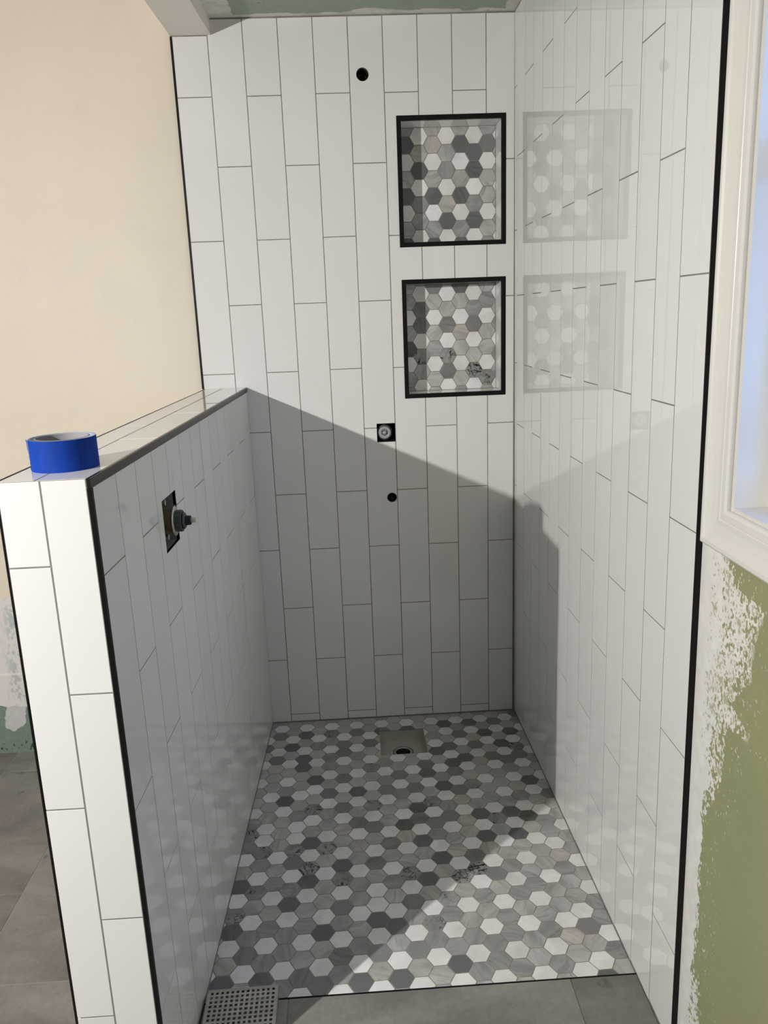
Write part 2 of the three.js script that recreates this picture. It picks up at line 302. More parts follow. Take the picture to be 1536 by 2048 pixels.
// ------------------------------------------------------------------ setting: half wall (left side of the shower)
const TOP = 1.276, ENDZ = 1.46;
{
  const g = root('wall_partition', 'waist-high tiled half wall between the shower and the room', 'wall', 'structure');
  const inner = (d = 0) => (u, v, w) => [innerX(u) + w - d, v, u];
  const HV = [1.0, 1.106, 1.0515, 1.157];                             // rough opening for the valve
  part('inner_backer', piece(rect(-0.005, 1.4555, 0.0, 1.268), inner(0.0004), { depth: 0.06, bevel: 0, holes: [HV] }), GROUT, g);
  // framing behind: plan quadrilateral
  const core = (pts, y0, y1) => piece(pts, (u, v, w) => [u, y1 + w, -v], { depth: y1 - y0, bevel: 0, convex: false });
  part('core', core([[0.078, 0.005], [0.0285, -1.4595], [-0.0465, -1.4595], [0.0015, 0.005]], 0, 1.2756), GROUT, g);
  part('top_backer', core([[innerX(0) - 0.0015, 0.004], [innerX(1.4585) - 0.0015, -1.4585], [0.0, -1.4585], [0.05, 0.004]], 1.2655, 1.2756), GROUT, g);
  part('end_backer', box(0.02, innerX(1.46) - 0.002, 0, 1.2756, 1.44, 1.4596), GROUT, g);
  part('outer_board', core([[0.0015, 0.005], [-0.0465, -1.455], [-0.0485, -1.455], [-0.0005, 0.005]], 0, 1.272), WHITE_PAINT, g);
  const bz = [1.4515]; for (let k = 0; k <= 13; k++) { const z = 1.3463 - k * PX; if (z > 0.01) bz.push(z); } bz.push(0.001);
  for (let c = 0; c + 1 < bz.length; c++) {
    const JS = 0.0012, z1 = bz[c] - JS, z0 = bz[c + 1] + JS, ys = [1.2605];
    for (let y = (c % 2 ? 0.9149 : 1.1245) + rr(-0.001, 0.001); y > 0.08; y -= PY) ys.push(y);
    ys.push(z0 > curbZ(0.1) ? 0.066 : PAN + 0.002);
    for (let k = 0; k + 1 < ys.length; k++) {
      const y1 = ys[k] - (k ? J : 0), y0 = ys[k + 1] + J; if (y1 - y0 < 0.008) continue;
      for (const s of notched([z0, z1, y0, y1], HV)) part('tile', piece(s, inner(), { uvs: 1 / 0.35, uvo: [rnd(), rnd()], tilt: 0.0018, bevel: 0.0004, convex: s.length === 4 }), glaze(), g);
    }
  }
  // end face
  const end = (u, v, w) => [u - 0.009 * (1.15 - v) * clamp((0.085 - u) / 0.1), v, ENDZ + w];
  for (const [x0, x1, js] of [[-0.0455, 0.0173, [1.145, 0.734, 0.32]], [0.0173, 0.0838, [0.935, 0.519, 0.105]]]) {
    const ys = [TOP - 0.0008, ...js, 0.004];
    for (let k = 0; k + 1 < ys.length; k++) part('tile', piece(rect(x0 + J, x1 - (x1 > 0.05 ? 0.0004 : J), ys[k + 1] + J, ys[k] - (k ? J : 0)), end, { uvs: 1 / 0.35, uvo: [rnd(), rnd()], tilt: 0.001, bevel: 0.0006 }), glaze(), g);
  }
  // cap: two rows of tiles laid lengthwise; u = distance out from the inner edge, v = z
  const cap = (u, v, w) => [innerX(v) - u, TOP + w, v];
  for (const [u0, u1, js] of [[0.003, 0.0795, [1.07, 0.661, 0.252]], [0.0795, 0.1345, [0.87, 0.461, 0.052]]]) {
    const zs = [1.4588, ...js, 0.0015];
    for (let k = 0; k + 1 < zs.length; k++) part('tile', piece(rect(u0 + J, u1 - J, zs[k + 1] + J, zs[k] - J), cap, { uvs: 1 / 0.35, uvo: [rnd(), rnd()], tilt: 0.0016, bevel: 0.0006 }), glaze(), g);
  }
  part('edge_trim', piece(rect(0.001, 1.4608, 1.2615, TOP + 0.0004), (u, v, w) => [innerX(u) + 0.001 + w, v, u], { depth: 0.0055, bevel: 0.0012 }), SATIN, g, 'black trim along the top inner edge');
  part('edge_trim', piece(rect(innerX(1.46) - 0.0055, innerX(1.46) + 0.001, 0.064, 1.2612), (u, v, w) => [u, v, ENDZ + 0.0006 + w], { depth: 0.0095, bevel: 0.0008 }), BLACK, g, 'black trim on the front inner corner');
  part('edge_trim', piece(rect(0.1345, 0.138, 0.0, 1.4605), (u, v, w) => [innerX(v) - u, TOP + 0.0004 + w, v], { depth: 0.008, bevel: 0.0006 }), BLACK, g, 'black trim along the top outer edge');
  part('edge_trim', piece(rect(-0.0488, -0.0455, 0.0, TOP), (u, v, w) => [u - 0.009 * (1.15 - v), v, ENDZ + 0.0004 + w], { depth: 0.006, bevel: 0.0006 }), BLACK, g, 'black trim on the front outer corner');
}
// ------------------------------------------------------------------ setting: painted walls, soffit, ceilings
const creamTex = tex(2048, 2048, (u, v) => {
  const x = -2.4 + u * 2.4, y = v * 2.5, n = fbm(x * 5, y * 5, 41, 4), f = fbm(x * 70, y * 70, 44, 3), g = fbm(x * 14, y * 9, 47, 3);
  let c = mix3([231, 221, 203], [224, 214, 197], n); const q = sstep(0.64, 0.8, g); c = mix3(c, [222, 213, 199], q * 0.45);
  const top = 0.588 + 0.012 * (vn(x * 30, 3, 5) - 0.5) + 0.4 * (x + 0.75) * 0.3;
  if (y < top) { // joint compound over green board
    const s = sstep(0.47, 0.60, fbm(x * 120, y * 70, 52, 3) * 0.6 + fbm(x * 30, y * 12, 55, 3) * 0.4) * sstep(-0.80, -0.74, x + 0.05 * (0.4 - y) * 1.6); c = mix3([222, 219, 217], [176, 185, 187], s * 0.85); c = mix3(c, [238, 236, 230], sstep(0.006, 0.002, Math.abs(y - 0.306)) * 0.7);
    const low = 0.182 + 0.02 * (vn(x * 40, 9, 8) - 0.5);
    if (y < low) {
      let green = mix3([128, 146, 133], [112, 128, 118], f);
      const spk = sstep(0.72, 0.76, fbm(x * 110, y * 110, 61, 2)) * sstep(0.06, 0.02, y); green = mix3(green, [50, 56, 52], spk);
      const px = x + 0.78 - (y - 0.13) * 0.25, inP = y > 0.085 + Math.abs(px) * 0.5 + 0.01 * (vn(x * 80, y * 80, 71) - 0.5) && Math.abs(px) < 0.034 + 0.02 * (fbm(x * 60, y * 60, 72, 3) - 0.5);
      c = inP ? mix3([206, 206, 206], [188, 190, 190], f) : green;
    }
  }
  const k = 1 + 0.006 * (f - 0.5); return [c[0] * k, c[1] * k, c[2] * k];
}, true, false);
function normUV(g, fu) { const p = g.attributes.position, uv = g.attributes.uv; for (let i = 0; i < p.count; i++) uv.setXY(i, ...fu(p.getX(i), p.getY(i), p.getZ(i))); return g; }
{
  const m = new THREE.Mesh(normUV(box(-3.3, -0.0045, -0.02, 2.5, -0.13, -0.01), (x, y) => [(x + 2.4) / 2.4, y / 2.5]), M({ map: creamTex, roughness: 0.62 }));
  m.name = 'wall_rear'; m.castShadow = m.receiveShadow = true; scene.add(m); tag(m, 'cream painted wall left of the tiled shower, patched near the floor', 'wall', null, 'structure');
}
const CREAM = M({ color: new THREE.Color().setRGB(0.76, 0.72, 0.61), roughness: 0.7 });
const PLAIN = M({ color: new THREE.Color().setRGB(0.82, 0.80, 0.75), roughness: 0.85 });
function wallBox(name, label, b, m) { const o = new THREE.Mesh(box(...b), m); o.name = name; o.castShadow = o.receiveShadow = true; scene.add(o); return tag(o, label, name.split('_')[0], null, 'structure'); }
wallBox('wall_left', 'cream side wall of the room outside the picture', [-3.3, -3.2, -0.13, 2.5, -0.13, 4.8], CREAM);
wallBox('wall_front', 'cream wall of the room behind the photographer', [-3.3, 1.2, -0.13, 2.5, 4.7, 4.8], CREAM);
wallBox('ceiling', 'plain off-white ceiling of the room', [-3.3, 1.2, 2.46, 2.56, -0.16, 4.8], PLAIN);
{
  const g = root('ceiling_soffit', 'boxed off-white beam along the ceiling above the half wall', 'soffit', 'structure');
  part('beam', piece([[-0.0043, 0.002], [0.1140, 0.002], [0.1140 - 0.040 * 1.5, -1.5], [-0.0043 - 0.030 * 1.5, -1.5]], (u, v, w) => [u, 2.46 + w, -v], { depth: 2.46 - 2.3054, bevel: 0, convex: false }), SOFFIT_PAINT, g);
}
const ceilTex = tex(1024, 512, (u, v) => {
  const x = u * 1.1, z = v * 0.5, f = fbm(x * 60, z * 60, 81, 3), r = fbm(x * 22, z * 22, 84, 4), r2 = fbm(x * 9, z * 30, 87, 3);
  const board = mix3([166, 182, 164], [154, 170, 154], f);
  let edge = 0.022 + 0.016 * (r - 0.5) * 2 + 0.03 * sstep(0.12, 0.0, Math.abs(x - 0.6)) + 0.006 * sstep(0.5, 0.6, r2);
  let mud = sstep(edge + 0.002, edge - 0.002, z) ;
  mud = Math.max(mud, sstep(0.002, -0.002, x - (0.185 + 0.04 * (0.1 - z) + 0.02 * (r - 0.5))));
  mud = Math.max(mud, sstep(-0.002, 0.002, x - (0.985 + 0.06 * (r - 0.5))));
  if (Math.abs(x - 0.84) < 0.1) mud *= sstep(0.42, 0.5, r + 0.15 * (1 - z / 0.02));
  const c = mix3(board, mix3([238, 234, 226], [222, 219, 211], r2), mud * (0.75 + 0.25 * sstep(0.4, 0.55, r)));
  const d1 = Math.hypot(x - 0.268, (z - 0.105) * 1.0), d2 = Math.hypot(x - 0.285, z - 0.106); const k = d1 < 0.0022 || d2 < 0.0018 ? 0.25 : 1;
  return [c[0] * k, c[1] * k, c[2] * k];
}, true, false);
{
  const m = new THREE.Mesh(normUV(box(0.06, 1.16, CEIL, 2.46, -0.01, 1.5), (x, y, z) => [x / 1.1, z / 0.5]), M({ map: ceilTex, roughness: 0.9 }));
  m.name = 'ceiling_shower'; m.castShadow = m.receiveShadow = true; scene.add(m); tag(m, 'green board ceiling over the shower with white joint compound at its edges', 'ceiling', null, 'structure');
}
// green wall with the window opening
const WIN = [1.4835, 2.26, 1.184, 2.21];
const mudEdge = [[1.20, 1.465], [1.111, 1.465], [1.102, 1.519], [1.074, 1.52], [1.071, 1.592], [1.037, 1.577], [0.998, 1.568], [0.949, 1.567], [0.888, 1.514], [0.872, 1.56], [0.855, 1.572], [0.845, 1.52], [0.836, 1.506], [0.762, 1.507], [0.687, 1.479], [0.639, 1.452], [0.565, 1.455], [0.454, 1.459], [0.364, 1.458], [0.327, 1.478], [0.242, 1.484], [0, 1.484]];
const greenTex = tex(768, 1536, (u, v) => {
  const z = 1.39 + u * 0.6, y = v * 1.2; let k = 0; while (k < mudEdge.length - 2 && mudEdge[k + 1][0] > y) k++;
  const [ya, za] = mudEdge[k], [yb, zb] = mudEdge[k + 1], zz = za + (zb - za) * clamp((ya - y) / (ya - yb));
  const f = fbm(z * 90, y * 90, 101, 3), lump = fbm(z * 60, y * 46, 104, 3), fine = fbm(z * 240, y * 170, 107, 3), cl = fbm(z * 8, y * 8, 109, 3);
  const solidTo = 1.45 + 0.01 * (fbm(3, y * 25, 111, 3) - 0.5) * 2 + (y > 0.7 ? 0.014 : 0) + (y > 0.9 ? 0.006 : 0);
  const d = zz - z + 0.02 * (fine - 0.5) + 0.012 * (lump - 0.5);
  let m = z < solidTo + 0.006 * (fine - 0.5) * 2 ? 1 : 0;
  if (!m && d > 0) m = sstep(0.46, 0.53, lump * 0.4 + fine * 0.6 + 0.12 * sstep(0.0, 0.05, d) - 0.03);
  if (m === 1 && y > 0.75 && z > 1.428) m = 1 - 0.6 * sstep(0.60, 0.64, fine * 0.6 + lump * 0.4);
  if (!m) m = 0.75 * sstep(0.74, 0.78, fine) * sstep(0.05, 0.0, Math.abs(d + 0.03));
  const green = mix3([155, 156, 117], [146, 148, 110], cl), mud = mix3([238, 236, 231], [222, 219, 213], lump);
  const c = mix3(green, mud, m), q = 1 + 0.03 * (f - 0.5); return [c[0] * q, c[1] * q, c[2] * q];
}, true, false);
{
  const map = (u, v, w) => [1.0372 + lean(v) - w, v, u + 0.0185 * (1.19 - v)];
  const geo = normUV(piece(rect(1.30, 4.75, -0.02, 2.47), map, { depth: 0.13, bevel: 0, holes: [WIN] }), (x, y, z) => [(z - 1.39) / 0.6, y / 1.2]);
  const m = new THREE.Mesh(geo, P({ map: greenTex, roughness: 0.5, ior: 1.45 }));
  m.name = 'wall_window'; m.castShadow = m.receiveShadow = true; scene.add(m); tag(m, 'olive green wall under the window with rough white plaster beside the tile', 'wall', null, 'structure');
}
// ------------------------------------------------------------------ setting: window
{
  const g = root('window_1', 'white framed window with moulded casing on the green wall', 'window', 'structure');
  const XW = 1.0372, prof = [[0, 0], [0, 0.0165], [0.003, 0.0185], [0.009, 0.0185], [0.0125, 0.0155], [0.024, 0.0125], [0.038, 0.0105], [0.0465, 0.0108], [0.0478, 0.0096], [0.0495, 0.0108], [0.060, 0.0108], [0.0635, 0.0088], [0.066, 0.0088], [0.066, 0]];
  const O = [1.418, 2.3255, 1.1235, 2.2705];                          // outer edge of the casing: z0, z1, y0, y1
  const side = (k) => {
    const X = []; const at = (i, e) => { const [t, h] = prof[i], z0 = O[0] + t, z1 = O[1] - t, y0 = O[2] + t, y1 = O[3] - t; const C = [[z0, y0], [z1, y0], [z1, y1], [z0, y1]][(k + e) % 4]; return [XW - h, C[1], C[0]]; };
    for (let i = 0; i + 1 < prof.length; i++) { const a = at(i, 0), b = at(i, 1), c = at(i + 1, 1), d = at(i + 1, 0); X.push(...a, ...b, ...c, ...a, ...c, ...d); }
    const gg = new THREE.BufferGeometry(); gg.setAttribute('position', new THREE.BufferAttribute(new Float32Array(X), 3)); gg.setAttribute('uv', new THREE.BufferAttribute(new Float32Array(X.length / 3 * 2), 2)); gg.computeVertexNormals(); return gg;
  };
  for (let k = 0; k < 4; k++) part('casing', side(k), WHITE_PAINT, g);
  const XI = 1.0335, XO = 1.17;
  const L = [1.486, 2.2575, 1.186, 2.2075], th = 0.0095;
  const GLOSS = P({ color: new THREE.Color().setRGB(0.72, 0.71, 0.675), roughness: 0.14, ior: 1.52 });
  part('jamb', box(XI, XO, L[2], L[3], L[0], L[0] + th), GLOSS, g); part('jamb', box(XI, XO, L[2], L[3], L[1] - th, L[1]), GLOSS, g);
  const sillTex = tex(256, 256, (u, v) => { const s = sstep(0.70, 0.76, fbm(u * 26, v * 26, 121, 3, 26)), k = 226 - 16 * fbm(u * 6, v * 6, 124, 3, 6) - 120 * s; return [k, k * 0.98, k * 0.95]; });
  part('sill', box(XI, XO, L[2], L[2] + th, L[0] + th, L[1] - th), P({ map: sillTex, roughness: 0.5 }), g, 'white sill with specks of dirt'); part('head', box(XI, XO, L[3] - th, L[3], L[0] + th, L[1] - th), GLOSS, g);
  const [a, b, c, d] = [L[0] + th, L[1] - th, L[2] + th, L[3] - th], xs = 1.084, xe = 1.122, f = 0.038, ym = (c + d) / 2;
  const SASH = P({ color: new THREE.Color().setRGB(0.74, 0.725, 0.68), roughness: 0.3 });
  const sash = part('sash', mergeGeometries([box(xs, xe, c, d, a, a + f), box(xs, xe, c, d, b - f, b)]), SASH, g);
  part('sash_rail', box(xs, xe, c, c + f * 1.2, a + f, b - f), SASH, sash); part('sash_rail', box(xs, xe, d - f, d, a + f, b - f), SASH, sash); part('meeting_rail', box(xs, xe, ym - 0.02, ym + 0.02, a + f, b - f), SASH, sash);
  const GLASS = P({ color: 0xffffff, transmission: 1, thickness: 0, roughness: 0.0, ior: 1.5 });
  part('pane', box(1.1, 1.104, c + f * 1.2, ym - 0.02, a + f, b - f), GLASS, sash); part('pane', box(1.1, 1.104, ym + 0.02, d - f, a + f, b - f), GLASS, sash);
  g.traverse(o => { if (o.isMesh) { const p = o.geometry.attributes.position; for (let i = 0; i < p.count; i++) p.setZ(i, p.getZ(i) + 0.0185 * (1.19 - p.getY(i))); o.geometry.computeVertexNormals(); } });
}
// ------------------------------------------------------------------ setting: floors
{
  const g = root('floor', 'bathroom floor of large grey stone-look tiles', 'floor', 'structure');
  part('slab', box(-3.3, 1.2, -0.12, -0.0012, -0.16, 4.8), GROUT_FLOOR, g);
  const W = 0.3083, top = (u, v, w) => [u, w, v];
  for (let c = -9; c <= 4; c++) {
    const x0 = -0.48 + c * W, x1 = x0 + W, off = (c & 1) ? 0.7355 : 1.043;
    for (let k = -4; k <= 6; k++) {
      let a = off + k * 0.6145, b = a + 0.6145; a = Math.max(a, -0.008); b = Math.min(b, 4.7); if (b - a < 0.01) continue;
      for (const s of notched([Math.max(x0, -3.2) + 0.0016, Math.min(x1, 1.036) - 0.0016, a + 0.0016, b - 0.0016], [-0.012, 2, -1, 1.468])) {
        if (s[1][0] - s[0][0] < 0.01) continue;
        // keep clear of the skewed half wall
        let q = s; if (s.length === 4) { q = clipHalf(s, 1, 0.0333, 9); if (s[0][1] < 1.46) q = clipHalf(q, 1, 0.0337, -0.0015); }
        if (q.length < 3) continue;
        part('floor_tile', piece(q, top, { depth: 0.006, bevel: 0.0008, convex: q.length === 4, uvs: 1 / 0.9, uvo: [rnd(), rnd()] }), SLATE[Math.floor(rnd() * 3)], g);
      }
    }
  }
}
const DRAIN = [0.5225, 0.6765, 0.1, 0.259];
{
  const g = root('floor_shower', 'shower floor of white and grey marble hexagon mosaic', 'floor', 'structure');
  // grout bed with the drain left open
  const xs = [], zs = []; for (let k = 0; k <= 24; k++) xs.push(0.09 + (1.05 - 0.09) * k / 24); for (let k = 0; k <= 30; k++) zs.push(-0.002 + 1.25 * k / 30);
  for (const x of DRAIN.slice(0, 2)) xs.push(x); for (const z of DRAIN.slice(2)) zs.push(z); xs.sort((a, b) => a - b); zs.sort((a, b) => a - b);
  const X = [], U = [];
  for (let i = 0; i + 1 < xs.length; i++) for (let j = 0; j + 1 < zs.length; j++) {
    const mx = (xs[i] + xs[i + 1]) / 2, mz = (zs[j] + zs[j + 1]) / 2; if (mx > DRAIN[0] && mx < DRAIN[1] && mz > DRAIN[2] && mz < DRAIN[3]) continue;
    const v = (x, z) => { z = Math.min(z, curbZ(x) + 0.004); X.push(x, panY(x, z) - 0.0006, z); U.push(x * 4, z * 4); };
    v(xs[i], zs[j]); v(xs[i], zs[j + 1]); v(xs[i + 1], zs[j + 1]); v(xs[i], zs[j]); v(xs[i + 1], zs[j + 1]); v(xs[i + 1], zs[j]);
  }
  const bed = new THREE.BufferGeometry(); bed.setAttribute('position', new THREE.BufferAttribute(new Float32Array(X), 3)); bed.setAttribute('uv', new THREE.BufferAttribute(new Float32Array(U), 2)); bed.computeVertexNormals();
  part('grout', bed, GROUT_FLOOR, g);
  const V = 0.0514, C = V * 0.8660254, X0 = 0.6164, Z0 = 1.1273, TH = -0.0041;
  const dark = new Set('-11,-37 -11,-11 -11,-5 -11,1 -10,-40 -10,-34 -10,-2 -9,-37 -9,-25 -9,1 -8,-40 -8,-34 -8,-32 -8,-14 -8,-8 -7,-29 -7,-17 -7,-11 -7,1 -6,-26 -6,-4 -6,2 -5,-37 -5,-35 -5,-29 -5,-23 -5,-13 -5,-7 -5,-1 -4,-40 -4,-26 -4,-20 -4,2 -3,-37 -3,-19 -3,-13 -3,-5 -3,-1 -2,-40 -2,-26 -2,-16 -2,-4 -2,2 -1,-29 -1,-19 -1,-7 -1,-1 0,-40 0,-26 0,-22 0,-20 0,-16 0,-10 1,-31 1,-29 1,-19 1,-13 1,1 2,-34 2,-26 2,-20 3,-41 3,-35 3,-31 3,-29 3,-25 3,-13 4,-38 4,-32 4,-20 4,-16 4,-10 5,-41 5,-35 6,-38 6,-32 6,-20 6,-16 7,-41 7,-35 7,-31 7,-19 8,-38 8,-32 8,-26 8,-2 8,4 9,-43 9,-23'.split(' '));
  const vein = new Set('-11,-19 -11,-7 -10,-16 -10,-10 -8,-16 -7,-37 -7,-23 -7,-13 -6,-40 -6,-34 -3,-31 -3,-23 0,-4 1,-23 2,-10 3,-11 4,-26 5,-19 6,-2'.split(' '));
  const mid = new Set('-9,-5 -8,-2 -7,-5 -6,-32 -5,1 -4,-34 -4,-10 -4,-2 -2,-32 -1,-5 1,-1 2,2 3,-7 3,-1 4,-4 4,-2 4,2 5,-7 6,2'.split(' '));
  const mod = (a) => ((a % 3) + 3) % 3;
  const white = (i, j) => (i === -3 && j === -7) || (i >= 8 ? mod(j) === (j < -22 ? 0 : j < -8 ? 1 : 2) : (i <= -8 && j >= -30 && j < -19) ? mod(j) === 1 : mod(j) === 0);
  const lay = (u, v, w) => [u, panY(u, v) + w, v], all = [];
  for (let i = -12; i <= 10; i++) for (let j = -46; j <= 6; j++) {
    if ((i + j) & 1) continue;
    const a = i * C, b = j * V / 2, cx = X0 + a * Math.cos(TH) + b * Math.sin(TH), cz = Z0 - a * Math.sin(TH) + b * Math.cos(TH);
    let p = hexAt(cx, cz, (V - 0.0021) / Math.sqrt(3)).map(([x, z]) => { const dx = x - cx, dz = z - cz; return [cx + dx * Math.cos(TH) + dz * Math.sin(TH), cz - dx * Math.sin(TH) + dz * Math.cos(TH)]; });
    p = clipHalf(p, -1, -0.0333, -(0.1382 + 0.0012)); p = clipHalf(p, 1, -0.0072, 1.017 + 0.0062 - 0.0012); p = clipHalf(p, 0, -1, -0.0025);
    p = clipHalf(p, -0.0306, 1, 1.197 - 0.0306 * 0.099 - 0.0008);
    if (p.length < 3) continue;
    const k = i + ',' + j, kind = white(i, j) ? 'W' : vein.has(k) ? 'V' : dark.has(k) ? 'D' : mid.has(k) ? 'M' : rnd() < 0.13 ? 'M' : rnd() < 0.04 ? 'V' : 'L';
    const e = 0.0012, parts = [];
    if (cx > DRAIN[0] - 0.03 && cx < DRAIN[1] + 0.03 && cz > DRAIN[2] - 0.03 && cz < DRAIN[3] + 0.03) {
      parts.push(clipHalf(p, 1, 0, DRAIN[0] - e), clipHalf(p, -1, 0, -DRAIN[1] - e));
      const m = clipHalf(clipHalf(p, -1, 0, -DRAIN[0] + e), 1, 0, DRAIN[1] + e); if (m.length > 2) parts.push(clipHalf(m, 0, 1, DRAIN[2] - e), clipHalf(m, 0, -1, -DRAIN[3] - e));
    } else parts.push(p);
    for (const q0 of parts) { const q = tidy(q0); if (q.length < 3 || Math.abs(area(q)) < 1.2e-5) continue; all.push({ q, kind, cz }); }
  }
  all.sort((a, b) => b.cz - a.cz);
  const rest = []; let n = 0;
  for (const t of all) {
    const geo = stonePiece(t.q, lay, t.kind);
    if (n < 299 || t.kind === 'V') { part('hexagon_tile', geo, stoneOf(t.kind), g); n++; } else rest.push(geo);
  }
  const stuff = part('hexagon_mosaic', mergeGeometries(rest), STONE, g, 'small hexagon tiles at the back of the shower floor'); stuff.userData.kind = 'stuff';
}
{ // threshold at the shower entrance
  const g = root('floor_curb', 'low grey tiled curb at the shower entrance with a thin black edge', 'curb', 'structure');
  const top = (d) => (u, v, w) => [u, curbY(u) + w - d, v];
  part('core', piece([[0.1, curbZ(0.1) + 0.001], [1.034, curbZ(1.034) + 0.001], [1.034, 1.466], [0.088, 1.466]], top(0.0015), { depth: 0.055, bevel: 0 }), GROUT, g);
  part('riser', box(0.088, 1.034, 0.0, 0.066, 1.3, 1.466), GROUT, g);
  for (const [a, b] of [[0.0, 0.281], [0.281, 0.890], [0.890, 1.2]]) {
    let q = [[a + 0.0014, curbZ(a) + 0.003], [b - 0.0014, curbZ(b) + 0.003], [b - 0.0014, 1.468], [a + 0.0014, 1.468]];
    q = tidy(clipHalf(clipHalf(q, -1, -0.0333, -0.1392), 1, -0.0072, 1.0222));
    part('floor_tile', piece(q, top(0), { depth: 0.007, bevel: 0.0008, uvs: 1 / 0.9, uvo: [rnd(), rnd()] }), SLATE[a > 0.8 ? 1 : 3], g);
  }
  for (const [a, b] of [[0.04, 0.281], [0.281, 0.890], [0.890, 1.035]]) part('riser_tile', piece(rect(a + 0.001, b - 0.001, 0.001, 0.062), (u, v, w) => [Math.max(u, 0.0905), v, 1.472 + w], { depth: 0.006, bevel: 0.0006, uvs: 1 / 0.9, uvo: [rnd(), rnd()] }), SLATE[0], g);
  let t = [[0.08, curbZ(0.08) - 0.0004], [1.05, curbZ(1.05) - 0.0004], [1.05, curbZ(1.05) + 0.0026], [0.08, curbZ(0.08) + 0.0026]]; t = tidy(clipHalf(clipHalf(t, -1, -0.0333, -0.1392), 1, -0.0072, 1.0222));
  part('edge_trim', piece(t, (u, v, w) => [u, curbY(u) + 0.0004 + w, v], { depth: 0.008, bevel: 0.0003 }), BLACK, g, 'thin black strip between mosaic and curb');
}
// ------------------------------------------------------------------ niches
function niche(name, label, N, x0, y0, darks, veins) {
  const [a, b, c, d] = N, g = root(name, label, 'niche', null, [0, 0, 0]); g.userData.group = 'tiled niches in the shower wall';
  const iA = a + RIM, iB = b - RIM, iC = c + RIM, iD = d - RIM, Z = -NDEPTH, t = 0.006;
  // frame: four mitred black strips
  const fr = (poly) => part('frame', piece(poly, (u, v, w) => [u, v, w + 0.0012], { depth: 0.012, bevel: 0.0007 }), BLACK, g);
  fr([[a, c], [b, c], [iB, iC], [iA, iC]]); fr([[iA, iD], [iB, iD], [b, d], [a, d]]); fr([[a, c], [iA, iC], [iA, iD], [a, d]]); fr([[iB, iC], [b, c], [b, d], [iB, iD]]);
  // lining
  const o = { uvs: 1 / 0.35, bevel: 0.0006, depth: t, tilt: 0.0008 };
  const line = (poly, map, n) => part(n, piece(poly, map, { ...o, uvo: [rnd(), rnd()] }), glaze(), g);
  const zf = -0.0105;
  line(rect(iA, iB, Z, zf), (u, v, w) => [u, iD - w, v], 'top_tile'); line(rect(iA, iB, Z, zf), (u, v, w) => [u, iC + w, v], 'shelf_tile');
  line(rect(iC, iD, Z, zf), (u, v, w) => [iA + w, u, v], 'side_tile'); line(rect(iC, iD, Z, zf), (u, v, w) => [iB - w, u, v], 'side_tile');
  part('grout', box(iA - 0.004, iB + 0.004, iC - 0.004, iD + 0.004, Z - 0.012, Z - 0.0011), GROUT_FLOOR, g);
  const v = 0.0511, cc = v * 0.8660254, D = new Set(darks), VV = new Set(veins);
  for (let i = -3; i <= 7; i++) for (let j = -6; j <= 18; j++) {
    if ((i + j) & 1) continue;
    let p = hexAt(x0 + i * cc, y0 - j * v / 2, (v - 0.0019) / Math.sqrt(3)); const e = 0.0008;
    p = clipHalf(p, 1, 0, iB - e); p = clipHalf(p, -1, 0, -iA - e); p = clipHalf(p, 0, 1, iD - e); p = clipHalf(p, 0, -1, -iC - e); p = tidy(p);
    if (p.length < 3 || Math.abs(area(p)) < 1.2e-5) continue;
    const k = i + ',' + j, kind = ((j % 3) + 3) % 3 === 0 ? 'W' : VV.has(k) ? 'V' : D.has(k) ? 'D' : rnd() < 0.2 ? 'M' : 'L';
    part('hexagon_tile', stonePiece(p, (x, y, w) => [x, y, Z + w], kind), stoneOf(kind), g);
  }
}
niche('shower_niche', 'upper black-framed niche with grey and white hexagons in the tile wall', N1, 0.7288, 2.14 - 0.105, ['-1,1', '3,1', '4,2', '5,1', '0,4', '4,4', '-1,7', '1,7', '3,7', '2,10', '4,10', '1,13', '3,13', '-1,13'], []);
niche('shower_niche_001', 'lower black-framed niche with hexagon mosaic, just above the valve opening', N2, 0.7235, 2.14 - 0.588, ['1,-1', '3,-1', '0,2', '0,4', '2,4', '4,4', '-1,7', '2,10'], ['0,8', '2,8', '4,10', '5,11']);

